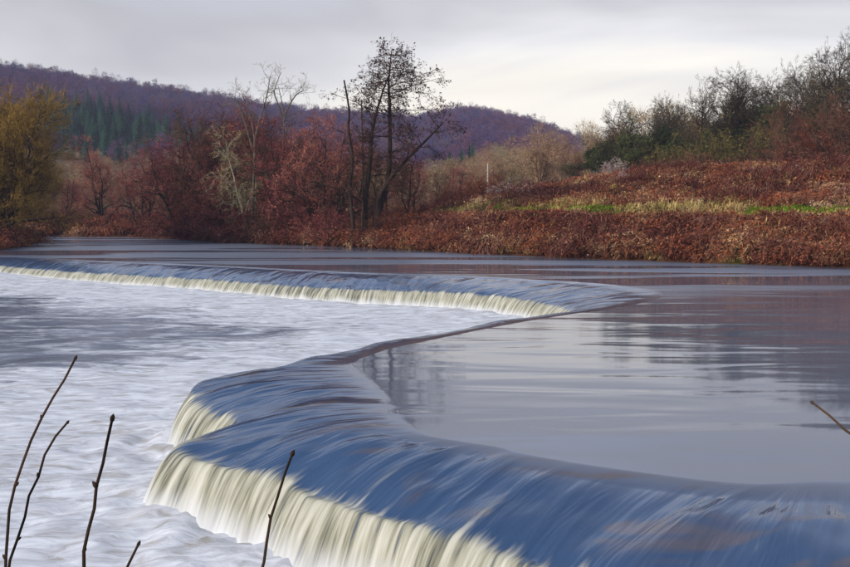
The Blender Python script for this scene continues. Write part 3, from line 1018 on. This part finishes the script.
# ---- river side trees, left to right
RT = [
    ('willow0', 4, 77, 86, 11, 'willow_tree', 'big yellow-brown willow at the left edge of the river', 1.05),
    ('willow0', -34, 80, 92, 11, 'willow_tree', 'yellow-brown willow cut off by the left frame edge', 1.0),
    ('willow0', 36, 84, 160, 11, 'willow_tree', 'low yellow-brown willow on the right of the big willow', 0.9),
    ('red0', 104, 106, 138, 9, 'alder_tree', 'small red alder, left of the pair at the river bend', 0.9),
    ('red1', 141, 102, 150, 9, 'alder_tree', 'small red alder, right of the pair at the river bend', 0.85),
    ('red2', 66, 112, 172, 9, 'alder_tree', 'low dark red alder between the yellow willow and the bend pair', 1.1),
    ('red0', 176, 98, 148, 9, 'alder_tree', 'short red alder at the left end of the far bank thicket', 1.0),
    ('brown0', 205, 92, 112, 9, 'alder_tree', 'broad brownish alder in the left of the thicket', 1.15),
    ('red2', 236, 88, 99, 9, 'alder_tree', 'tallest purple-red alder of the thicket', 0.85),
    ('red2', 222, 84, 165, 9, 'alder_tree', 'low purple-red alder in front of the pale lichen tree', 1.2),
    ('pale0', 252, 81, 128, 10, 'lichen_tree', 'pale greenish lichen-covered tree amid red alders', 0.95),
    ('red0', 290, 83, 122, 9, 'alder_tree', 'red alder just right of the pale lichen tree', 1.1),
    ('red1', 322, 80, 118, 9, 'alder_tree', 'red alder left of the tall broken dead stem', 1.0),
    ('red2', 302, 78.5, 185, 9, 'alder_tree', 'low red alder at the waterline in the middle of the thicket', 1.4),
    ('red0', 408, 84, 148, 9, 'alder_tree', 'red alder behind the leaning limb of the tallest alder', 1.0),
    ('brown0', 436, 98, 170, 9, 'alder_tree', 'brownish rounded tree right of the tallest alder', 1.3),
    ('brown1', 345, 84, 140, 9, 'alder_tree', 'brownish alder behind the two dead stems', 1.1),
    ('brown1', 268, 88, 112, 9, 'alder_tree', 'brownish alder between the two forked bare trees', 1.1),
    ('red2', 190, 95, 130, 9, 'alder_tree', 'dark red alder behind the left of the thicket', 1.1),
    ('red1', 182, 94, 136, 9, 'alder_tree', 'tall red alder at the back of the left thicket', 1.2),
    ('brown0', 222, 91, 106, 9, 'alder_tree', 'tall brown alder left of the forked bare tree', 1.1),
    ('red1', 246, 91, 120, 9, 'alder_tree', 'red alder directly behind the pale lichen tree', 1.2),
    ('brown1', 300, 88, 116, 9, 'alder_tree', 'tall brown alder behind the slender bare tree', 1.2),
    ('red0', 330, 88, 118, 9, 'alder_tree', 'tall red alder left behind the broken dead stem', 1.2),
    ('brown0', 385, 86, 142, 9, 'alder_tree', 'brown alder seen through the stems of the tallest alder', 1.1),
    ('brown1', 505, 128, 163, 9, 'bare_tree', 'reddish-brown tree behind the white post', 1.2),
    ('brown0', 540, 130, 150, 9, 'bare_tree', 'reddish-brown rounded tree left of the meadow slope top', 1.1),
    ('brown1', 572, 138, 150, 9, 'bare_tree', 'brown tree at the foot of the wooded slope', 1.1),
    ('red2', 455, 140, 160, 9, 'bare_tree', 'dull red tree far behind the rusty bush', 1.2),
]
for key, u, d, top, h0, nm, lab, wd in RT:
    tree_px(key, u, d, top, h0, nm, lab, 'tree', wd)
RB = [
    ('bush_red', 190, 91.5, 205, 'purple-red waterside bush at the left of the thicket', 1.3),
    ('bush_red', 215, 87.5, 200, 'purple-red waterside bush under the broad alder', 1.3),
    ('bush_red', 242, 84, 205, 'purple-red waterside bush under the pale lichen tree', 1.3),
    ('bush_brown', 268, 81.8, 205, 'brown waterside bush right of the pale lichen tree', 1.3),
    ('bush_red', 305, 79.3, 212, 'purple-red waterside bush left of the dead stems', 1.4),
    ('bush_red', 335, 77.3, 208, 'purple-red waterside bush left of the tall alder foot', 1.3),
    ('bush_brown', 372, 75.0, 214, 'brown tangled bush at the foot of the tall alder', 1.5),
    ('bush_rust', 402, 74.5, 205, 'rust-red bush just right of the tall alder foot', 1.4),
    ('bush_rust', 481, 98, 176, 'bright rusty bush beside the white post', 1.2),
    ('bush_rust', 455, 96, 186, 'rusty bush left of the brightest rusty bush', 1.5),
    ('bush_rust', 489, 94, 175, 'rusty bush hiding the foot of the white post', 1.5),
    ('bush_grey', 505, 92, 184, 'whitish fluffy shrub right of the white post', 1.6),
    ('bush_grey', 525, 90, 186, 'whitish fluffy shrub at the left end of the meadow slope', 1.3),
    ('bush_grey', 622, 84, 172, 'whitish fluffy shrub on top of the meadow slope', 0.95),
    ('bush_grey', 612, 106, 160, 'pale rounded shrub like a dome in front of the wooded slope', 1.0),
    ('bush_olive', 735, 108, 118, 'large olive-green bushy willow on the wooded slope', 1.15),
    ('bush_olive', 705, 106, 136, 'smaller olive-green bush left of the large olive willow', 1.2),
    ('bush_olive', 668, 112, 138, 'olive-green bush below the fan-shaped bare tree', 1.2),
    ('bush_brown', 690, 100, 150, 'low brown bush at the crest of the bracken slope', 1.3),
    ('bush_brown', 785, 98, 134, 'brown bush right of the large olive willow', 1.5),
    ('bush_rust', 815, 92, 120, 'red-brown bush near the right frame edge', 1.1),
    ('bush_brown', 843, 88, 110, 'tall brown bush cut by the right frame edge', 1.1),
    ('bush_brown', 645, 104, 158, 'small brown bush beside the pale dome shrub', 1.3),
]
for key, u, d, top, lab, wd in RB:
    tree_px(key, u, d, top, 2.6, 'bush', lab, 'bush', wd)
RW = [
    ('ivy0', 598, 140, 138, 12, 'dark ivy-clad tree at the left end of the wooded slope', 1.0),
    ('ivy1', 632, 128, 107, 12, 'rounded dark ivy-clad tree with a paler bare trunk', 0.95),
    ('ivy0', 662, 132, 112, 12, 'dark ivy-clad tree left of the fan-shaped bare tree', 1.0),
    ('oak0', 695, 126, 80, 13, 'fan-shaped bare tree with fine upright branches', 0.8),
    ('ivy1', 716, 134, 102, 12, 'dark ivy-clad tree right of the fan-shaped bare tree', 0.9),
    ('oak1', 745, 128, 71, 13, 'widest bare tree with spreading dark crown on the skyline', 1.05),
    ('ivy0', 786, 124, 78, 12, 'tall dark ivy-clad tree right of the widest bare tree', 0.8),
    ('oak2', 792, 132, 64, 13, 'bare tree rising behind the tall ivy-clad tree', 0.8),
    ('oak0', 824, 122, 56, 13, 'tall bare tree second from the right frame edge', 0.8),
    ('oak1', 848, 118, 42, 13, 'tallest bare tree of the slope at the right frame edge', 0.85),
    ('ivy1', 836, 128, 66, 12, 'dark ivy-clad tree between the two rightmost bare trees', 0.9),
    ('brown0', 800, 108, 100, 9, 'reddish-brown bare tree in front of the tall bare trees', 0.9),
    ('brown1', 838, 102, 92, 9, 'reddish-brown bare tree low at the right frame edge', 0.9),
    ('brown1', 765, 116, 112, 9, 'brown bare tree behind the large olive willow', 1.0),
    ('oak2', 612, 150, 130, 13, 'small bare tree behind the leftmost ivy-clad tree', 1.0),
    ('oak0', 672, 142, 108, 13, 'bare tree hidden behind the dark ivy-clad trees', 0.9),
    ('oak1', 722, 146, 92, 13, 'bare tree behind the gap between fan and widest trees', 0.9),
    ('ivy0', 640, 118, 140, 12, 'short dark ivy-clad tree in front of the rounded one', 1.2),
    ('ivy1', 755, 138, 100, 12, 'dark ivy-clad tree below the widest bare crown', 1.1),
    ('ivy1', 690, 116, 130, 12, 'low dark ivy-clad tree under the fan-shaped bare tree', 1.1),
    ('ivy0', 758, 142, 86, 12, 'dark ivy-clad tree in the gap right of the widest bare crown', 1.1),
    ('oak2', 768, 138, 76, 13, 'slim bare tree left of the tall ivy-clad tree', 1.0),
    ('ivy1', 578, 142, 152, 12, 'lowest dark ivy-clad tree where the wooded slope begins', 1.3),
    ('ivy0', 606, 130, 128, 12, 'bushy dark ivy-clad tree above the pale dome shrub', 1.2),
    ('oak0', 622, 132, 104, 13, 'small rounded bare tree on the left end of the skyline', 1.0),
    ('ivy1', 676, 124, 118, 12, 'dark ivy-clad tree just left of the fan-shaped crown', 1.1),
    ('ivy0', 728, 130, 98, 12, 'dark ivy-clad tree between the fan-shaped and the widest crowns', 1.1),
    ('oak1', 808, 134, 70, 13, 'bare tree between the tall ivy-clad tree and the right edge trees', 0.9),
    ('oak1', 660, 138, 98, 13, 'small spreading bare tree left of the fan-shaped tree', 0.9),
    ('ivy1', 650, 136, 120, 12, 'dark ivy-clad tree between the rounded one and the fan-shaped tree', 1.1),
    ('ivy0', 705, 138, 112, 12, 'dark ivy-clad tree close behind the fan-shaped tree', 1.1),
    ('ivy1', 770, 128, 92, 12, 'dark ivy-clad tree between the widest bare tree and the tall ivy-clad one', 1.0),
    ('ivy0', 815, 136, 80, 12, 'dark ivy-clad tree behind the reddish-brown trees at the right', 1.1),
    ('ivy0', 735, 142, 110, 12, 'dark ivy-clad tree behind the large olive willow', 1.2),
    ('ivy1', 610, 134, 128, 12, 'small dark ivy-clad tree left of the rounded one', 1.1),
    ('oak2', 862, 112, 40, 13, 'bare tree partly outside the right frame edge', 0.9),
]
for key, u, d, top, h0, lab, wd in RW:
    tree_px(key, u, d, top, h0, {'o': 'bare_tree', 'i': 'ivy_tree', 'b': 'bare_tree'}[key[0]], lab, 'tree', wd)

# ---- plantation of conifers on the hillside: the dark green band
ncon = 0
cpts = []
for k in range(4000):
    u = 45 + 185 * R.random()
    r = 300 + 150 * R.random()
    lo, hi = np.interp(u, [45, 100, 160, 235], [340, 330, 345, 370]), np.interp(u, [45, 100, 160, 235], [425, 425, 420, 410])
    if not (lo < r < hi):
        if not (300 < r < 330 and 60 < u < 150 and R.random() < 0.12):
            continue
    x, y = spot(u, r)
    if any((x - a) ** 2 + (y - b) ** 2 < 17 for a, b in cpts):
        continue
    cpts.append((x, y))
    if len(cpts) >= 230:
        break
for i, (x, y) in enumerate(cpts):
    e = place('conifer%d' % (i % 2), 'conifer_tree', 'dark green conifer in the plantation band across the left hillside', 'conifer',
              x, y, 7.0 + 6.5 * R.random() ** 1.5, 12.3, R.random() * 6.28, 1.25 + 0.3 * R.random(), 'conifers of the hillside plantation')

for i in range(16):
    u, r = 446 + 28 * R.random(), 235 + 60 * R.random()
    x, y = spot(u, r)
    cpts.append((x, y))
    place('conifer%d' % (i % 2), 'conifer_tree', 'small dark conifer at the foot of the blue ridge right of the tallest alder', 'conifer',
          x, y, 8.0 + 4.0 * R.random(), 12.3, R.random() * 6.28, 1.25, 'conifers at the foot of the far ridge')

print('trees', round(time.time() - T0, 1))


# ------------------------------------------------------------------ scattered plants (one object each)
def scatter(name, P, scl, rotz, meshes, tilt=None, kind='stuff'):
    coll = bpy.data.collections.new(name + '_source')
    for i, me in enumerate(meshes):
        coll.objects.link(bpy.data.objects.new('%s_source_%02d' % (name, i), me))
    n = len(P)
    me = bpy.data.meshes.new(name)
    me.vertices.add(n)
    me.vertices.foreach_set('co', np.asarray(P, np.float32).ravel())
    rot = np.zeros((n, 3), np.float32)
    rot[:, 2] = rotz
    if tilt is not None:
        rot[:, :2] = tilt
    at_ = me.attributes.new('rot', 'FLOAT_VECTOR', 'POINT')
    at_.data.foreach_set('vector', rot.ravel())
    at_ = me.attributes.new('scl', 'FLOAT_VECTOR', 'POINT')
    at_.data.foreach_set('vector', np.asarray(scl, np.float32).ravel())
    at_ = me.attributes.new('pick', 'INT', 'POINT')
    at_.data.foreach_set('value', R.integers(0, len(meshes), n).astype(np.int32))
    o = obj(name, me)
    o['kind'] = kind
    ng = bpy.data.node_groups.new(name + '_nodes', 'GeometryNodeTree')
    ng.interface.new_socket('Geometry', in_out='INPUT', socket_type='NodeSocketGeometry')
    ng.interface.new_socket('Geometry', in_out='OUTPUT', socket_type='NodeSocketGeometry')
    N, Lk = ng.nodes, ng.links
    gi, go = N.new('NodeGroupInput'), N.new('NodeGroupOutput')
    ci = N.new('GeometryNodeCollectionInfo')
    ci.inputs['Collection'].default_value = coll
    ci.inputs['Separate Children'].default_value = True
    ci.inputs['Reset Children'].default_value = True
    ip = N.new('GeometryNodeInstanceOnPoints')
    ip.inputs['Pick Instance'].default_value = True

    def na_(nm, ty):
        a = N.new('GeometryNodeInputNamedAttribute')
        a.data_type = ty
        a.inputs['Name'].default_value = nm
        return a.outputs['Attribute']
    Lk.new(gi.outputs[0], ip.inputs['Points'])
    Lk.new(ci.outputs[0], ip.inputs['Instance'])
    Lk.new(na_('pick', 'INT'), ip.inputs['Instance Index'])
    Lk.new(na_('rot', 'FLOAT_VECTOR'), ip.inputs['Rotation'])
    Lk.new(na_('scl', 'FLOAT_VECTOR'), ip.inputs['Scale'])
    Lk.new(ip.outputs[0], go.inputs[0])
    md = o.modifiers.new('scatter', 'NODES')
    md.node_group = ng
    return o


def tuft_mesh(name, seed, n, H, spread, width, mat, droop=0.5, leaves=0, lsize=0.08):
    """a clump of arching blades or fronds"""
    rng = np.random.default_rng(seed)
    T = Tree()
    a0 = rng.normal(size=(n, 3)) * np.array([0.18, 0.18, 0]) * H
    th = rng.random(n) * 6.28
    le = H * (0.6 + 0.6 * rng.random(n))
    sp_ = spread * (0.3 + rng.random(n))
    mid = a0 + np.stack([np.cos(th) * sp_ * le * 0.45, np.sin(th) * sp_ * le * 0.45, le * 0.65], -1)
    tip = a0 + np.stack([np.cos(th) * sp_ * le, np.sin(th) * sp_ * le, le * (1 - droop * sp_)], -1)
    side = np.stack([-np.sin(th), np.cos(th), np.zeros(n)], -1) * width
    T.add_tris(np.stack([a0 - side * 0.6, a0 + side * 0.6, mid + side], 1))
    T.add_tris(np.stack([a0 - side * 0.6, mid + side, mid - side], 1))
    T.add_tris(np.stack([mid - side, mid + side, tip], 1))
    if leaves:
        k = rng.integers(0, n, leaves)
        f = rng.random((leaves, 1))
        c = mid[k] * (1 - f) + tip[k] * f
        T.clumps(c + rng.normal(size=c.shape) * 0.04, lsize, rng)
    return mesh_from(name, np.concatenate(T.tv), T.tf, mat, False)


def land_points(n, x0, x1, y0, y1, cond):
    x, y = R.uniform(x0, x1, n), R.uniform(y0, y1, n)
    s = sdist(x, y)
    k = cond(x, y, s)
    x, y, s = x[k], y[k], s[k]
    return np.column_stack([x, y, ground_z(x, y)]), s


brack = [tuft_mesh('bracken_%d' % k, 100 + k, 44, 0.75, 1.2, 0.014, M['bracken'], 0.55, 240, 0.036) for k in range(4)]
bramb = [tuft_mesh('bramble_%d' % k, 110 + k, 46, 0.9, 1.5, 0.012, M['bramble'], 0.6, 180, 0.032) for k in range(4)]
straw = [tuft_mesh('straw_%d' % k, 120 + k, 40, 0.55, 0.7, 0.014, M['straw'], 0.6) for k in range(3)]
green = [tuft_mesh('grass_%d' % k, 130 + k, 40, 0.30, 0.8, 0.014, M['greengrass'], 0.5) for k in range(3)]


def s3(n, lo, hi, pw=1.0):
    a = lo + (hi - lo) * R.random(n) ** pw
    return np.column_stack([a, a, a * R.uniform(0.8, 1.15, n)])


def wave(x, y):
    return fbm(x * 0.22 + 4, y * 0.22, 3, 77)


isfar = lambda x, y, s: (s > 0.05) & (y > 30) & (x > -28)
# zones on the far bank as in the photograph: bracken face, strip of grass, second bracken slope
P1, s1 = land_points(60000, -12, 44, 36, 100, lambda x, y, s: isfar(x, y, s) & ((s < 5.6 + 2 * (wave(x, y) - 0.5)) | ((s > 12.0 + 4 * (wave(x + 40, y) - 0.5)) & (s < 32))) & (R.random(len(s)) < np.where(s < 7, 0.9, np.where(x < 15, 0.22, 0.42))))
scatter('bracken', P1, s3(len(P1), 0.5, 1.6, 1.4), R.random(len(P1)) * 6.28, brack, R.normal(size=(len(P1), 2)) * 0.2)
P2, s2 = land_points(26000, -28, 44, 36, 104, lambda x, y, s: isfar(x, y, s) & ((s < 4.5) | ((s > 12.5) & (s < 30) & (wave(x * 1.7, y * 1.7) > 0.48)) | ((x < -5) & (s < 14))) & (R.random(len(s)) < 0.6))
scatter('bramble', P2, s3(len(P2), 0.6, 1.9, 1.6), R.random(len(P2)) * 6.28, bramb, R.normal(size=(len(P2), 2)) * 0.25)
P3, s3_ = land_points(60000, -3, 44, 36, 105, lambda x, y, s: isfar(x, y, s) & (((s > 4.4) & (s < 12.5) & (wave(x * 1.2, y * 1.5 + 9) > 0.58)) | ((s > 12) & (s < 34) & (wave(x * 0.9 + 9, y * 1.6) > 0.49 - 0.18 * (x < 15))) | ((s < 1.6) & (wave(x * 3, y * 3) > 0.58)) | ((s < 5) & (wave(x * 2, y * 2 + 50) > 0.57))) & (R.random(len(s)) < 0.6))
scatter('dead_grass', P3, s3(len(P3), 0.7, 1.9), R.random(len(P3)) * 6.28, straw, R.normal(size=(len(P3), 2)) * 0.2)
P4, s4 = land_points(90000, 0, 44, 36, 100, lambda x, y, s: isfar(x, y, s) & (s > 4.9) & (s < 13.0) & (wave(x * 0.5, y * 0.9 + 30) > 0.26))
scatter('green_grass', P4, s3(len(P4), 0.8, 1.7), R.random(len(P4)) * 6.28, green)
# left bank and floor of the valley
P5, s5 = land_points(9000, -75, -27, 40, 135, lambda x, y, s: (s > 0.1) & ((x < -28.6) | (y > 96)) & (s < 25))
scatter('undergrowth', P5, s3(len(P5), 0.8, 1.8), R.random(len(P5)) * 6.28, bramb + brack, R.normal(size=(len(P5), 2)) * 0.25)
# near bank, out of the frame below the camera
P6, s6 = land_points(9000, -20, 24, -20, 10, lambda x, y, s: (s > 0.2) & (y < 14))
P6 = P6[np.hypot(P6[:, 0], P6[:, 1]) > 0.8]
scatter('near_bank_grass', P6, s3(len(P6), 0.5, 0.9), R.random(len(P6)) * 6.28, green + straw)


# far woods
def wood_mesh(name, seed, mat, H=10.0, n=420, size=0.2):
    rng = np.random.default_rng(seed)
    T = Tree()
    lob = rng.normal(size=(9, 3)) * np.array([1.7, 1.7, 1.6]) + np.array([0, 0, H * 0.62])
    lr = 1.3 + 1.0 * rng.random(9)
    k = rng.integers(0, 9, n)
    d = rng.normal(size=(n, 3))
    d /= np.linalg.norm(d, axis=1)[:, None]
    c = lob[k] + d * (lr[k] * rng.random(n) ** 0.3)[:, None]
    T.clumps(c, size, rng)
    # upright twigs give the crown a brushy edge
    m_ = n // 2
    k = rng.integers(0, 9, m_)
    d = rng.normal(size=(m_, 3)) + np.array([0, 0, 0.7])
    d /= np.linalg.norm(d, axis=1)[:, None]
    a = lob[k] + d * (lr[k] * 0.6)[:, None]
    T.add_spikes(a, a + d * (0.9 + rng.random((m_, 1))), size * 0.22)
    for j in range(3):
        a = np.array([[rng.normal() * 0.3, rng.normal() * 0.3, -0.5]])
        T.add_spikes(a, lob[j:j + 1], 0.22)
    return mesh_from(name, np.concatenate(T.tv), T.tf, mat, False)


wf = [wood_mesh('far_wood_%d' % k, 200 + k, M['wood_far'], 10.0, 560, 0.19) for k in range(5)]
wm = [wood_mesh('mid_wood_%d' % k, 210 + k, M['wood_mid'], 10.0, 1300, 0.10) for k in range(5)]


def hill_points(n, r0, r1, a0, a1, cond=None):
    r = np.sqrt(R.uniform(r0 ** 2, r1 ** 2, n))
    a = R.uniform(a0, a1, n)
    x, y = a * r / np.sqrt(1 + a * a), r / np.sqrt(1 + a * a)
    k = np.ones(n, bool) if cond is None else cond(x, y, r, a)
    return np.column_stack([x, y, ground_z(x, y) - 0.3])[k]


cx_ = np.array(cpts)


def not_plantation(x, y, r, a):
    d = np.full(x.shape, 1e9)
    for p in cx_:
        d = np.minimum(d, (x - p[0]) ** 2 + (y - p[1]) ** 2)
    return d > 22


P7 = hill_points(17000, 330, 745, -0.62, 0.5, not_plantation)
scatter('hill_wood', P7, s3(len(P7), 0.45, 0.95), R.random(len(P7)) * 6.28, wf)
P8 = hill_points(1500, 150, 345, -0.62, 0.20, not_plantation)
scatter('valley_wood', P8, s3(len(P8), 0.4, 0.85), R.random(len(P8)) * 6.28, wm)
P9 = hill_points(650, 150, 330, 0.21, 0.75)
scatter('slope_wood', P9, s3(len(P9), 0.7, 1.15), R.random(len(P9)) * 6.28, wm)

# ------------------------------------------------------------------ white post in the shrubs
x, y = spot(487.5, 100)
zb = gz(x, y)
Hp = 3 + (206 - 164) / F_ * 100 - zb
bm = bmesh.new()
res = bmesh.ops.create_cone(bm, cap_ends=True, segments=10, radius1=0.085, radius2=0.065, depth=Hp + 0.3)
bmesh.ops.translate(bm, verts=bm.verts, vec=(0, 0, (Hp - 0.3) / 2))
me = bpy.data.meshes.new('post')
bm.to_mesh(me)
bm.free()
me.materials.append(M['white'])
po = tag(obj('post', me), 'white upright post standing among the shrubs beside the rusty bush', 'post')
po.location = (x, y, zb)

# ------------------------------------------------------------------ bare shoots on the near bank, close to the camera
def shoot(pp, d0, d1, lab, r=0.0027, cat='twig'):
    ru = np.random.default_rng(abs(hash(lab)) % 1000 if False else len(lab) * 7)
    k = len(pp)
    q = []
    for i, (u, v) in enumerate(pp):
        d = d0 + (d1 - d0) * i / (k - 1)
        p_ = radians(4.32)
        a, b = (u - 425) / F_, -(v - 283.5) / F_
        dy, dz = cos(p_) + b * sin(p_), -sin(p_) + b * cos(p_)
        q.append(np.array([a / dy * d, d, 3 + dz / dy * d]))
    # carry the stem down into the soil
    dn = q[0] - q[1]
    dn = dn / np.linalg.norm(dn)
    p0 = q[0]
    for _ in range(60):
        p0 = p0 + (dn * 0.6 + np.array([0, 0, -0.4])) * 0.05
        if p0[2] < gz(p0[0], p0[1]) - 0.03:
            break
    q = [p0] + q
    q = np.array(q)
    dl = np.concatenate([[0], np.cumsum(np.linalg.norm(np.diff(q, axis=0), axis=1))])
    n_ = 34
    c = catmull(q, dl, np.linspace(0, dl[-1], n_))
    c[1:-1] += ru.normal(size=(n_ - 2, 3)) * 0.0014
    c[2:-2:3] += ru.normal(size=c[2:-2:3].shape) * 0.0012
    T = Tree()
    T.tube(c, r * 1.5, r * 0.75, 8)
    b0 = c[0].copy()
    e = tag(bpy.data.objects.new('twig', None), lab, cat, 'bare shoots on the near bank')
    COL.objects.link(e)
    e.location = b0
    V_ = np.concatenate(T.V) - b0
    obj('stem', mesh_from('shoot_stem', V_, T.Q, M['shoot'], True), e)
    # pointed buds, alternate along the shoot, and one at the tip
    acc = 0.0
    sd = 1
    idx = [j for j in range(6, n_ - 2, 3)] + [n_ - 1]
    for j in idx:
        tan = c[min(j, n_ - 1)] - c[j - 1]
        tan /= np.linalg.norm(tan)
        sdv = np.cross(tan, np.array([0.1 * ru.normal(), 1, 0.1]))
        sdv /= np.linalg.norm(sdv)
        d = tan if j == n_ - 1 else tan * 0.75 + sdv * sd * 0.65
        sd = -sd
        s_ = r * (1.2 if j == n_ - 1 else 1.05) * (0.8 + 0.5 * ru.random())
        B = Tree()
        kk = np.linspace(0, 1, 6)
        prof = np.array([0.6, 0.95, 1.0, 0.85, 0.55, 0.12]) * s_
        pts = c[j][None, :] + d[None, :] * (kk[:, None] * s_ * 3.2 - s_ * 0.6)
        B.tube(pts, 1, 1, 7)
        ring = B.V[0].reshape(6, 7, 3)
        ring = pts[:, None, :] + (ring - pts[:, None, :]) * prof[:, None, None]
        obj('bud', mesh_from('bud', ring.reshape(-1, 3) - b0, B.Q, M['shoot'], True), e)
    return e


shoot([(5, 567), (14, 490), (38, 425), (58, 388), (75, 359)], 1.75, 1.9, 'tallest and leftmost bare shoot, curving right at the lower left')
shoot([(10, 567), (28, 505), (46, 452), (58, 432), (67, 423)], 1.8, 1.9, 'second bare shoot from the left with a blunt hooked tip')
shoot([(83, 567), (93, 510), (103, 460), (112, 420)], 1.7, 1.75, 'straight thick bare shoot standing right of the two leftmost shoots', 0.0033)
shoot([(128, 566), (133, 556), (138, 545)], 1.7, 1.72, 'short bare tip just showing above the bottom edge at left', 0.003)
shoot([(262, 567), (271, 520), (282, 485), (292, 455)], 1.65, 1.7, 'bare shoot in front of the white falling water', 0.003)
shoot([(905, 474), (850, 432), (830, 416), (813, 403)], 1.6, 1.75, 'bare shoot slanting in from the right frame edge', 0.0026)

# ------------------------------------------------------------------ air
bm = bmesh.new()
bmesh.ops.create_cube(bm, size=1)
bmesh.ops.scale(bm, verts=bm.verts, vec=(1720, 1080, 110))
bmesh.ops.translate(bm, verts=bm.verts, vec=(10, 440, 110 / 2 - 4))
me = bpy.data.meshes.new('haze')
bm.to_mesh(me)
bm.free()
m = bpy.data.materials.new('haze_air')
m.use_nodes = True
m.node_tree.nodes.clear()
t = NT(m.node_tree)
pv = t.n('ShaderNodeVolumePrincipled', inp={'Color': (0.68, 0.75, 1.0, 1), 'Density': 0.00024, 'Anisotropy': 0.1})
t.n('ShaderNodeOutputMaterial', inp={'Volume': pv.outputs[0]})
me.materials.append(m)
hz_ = obj('haze', me)
hz_['kind'] = 'stuff'
tv = sum(len(o.data.polygons) for o in scene.objects if o.type == 'MESH' and o.users_collection)
print('script', round(time.time() - T0, 1), 'polys', tv, 'maxz', GZ.max())
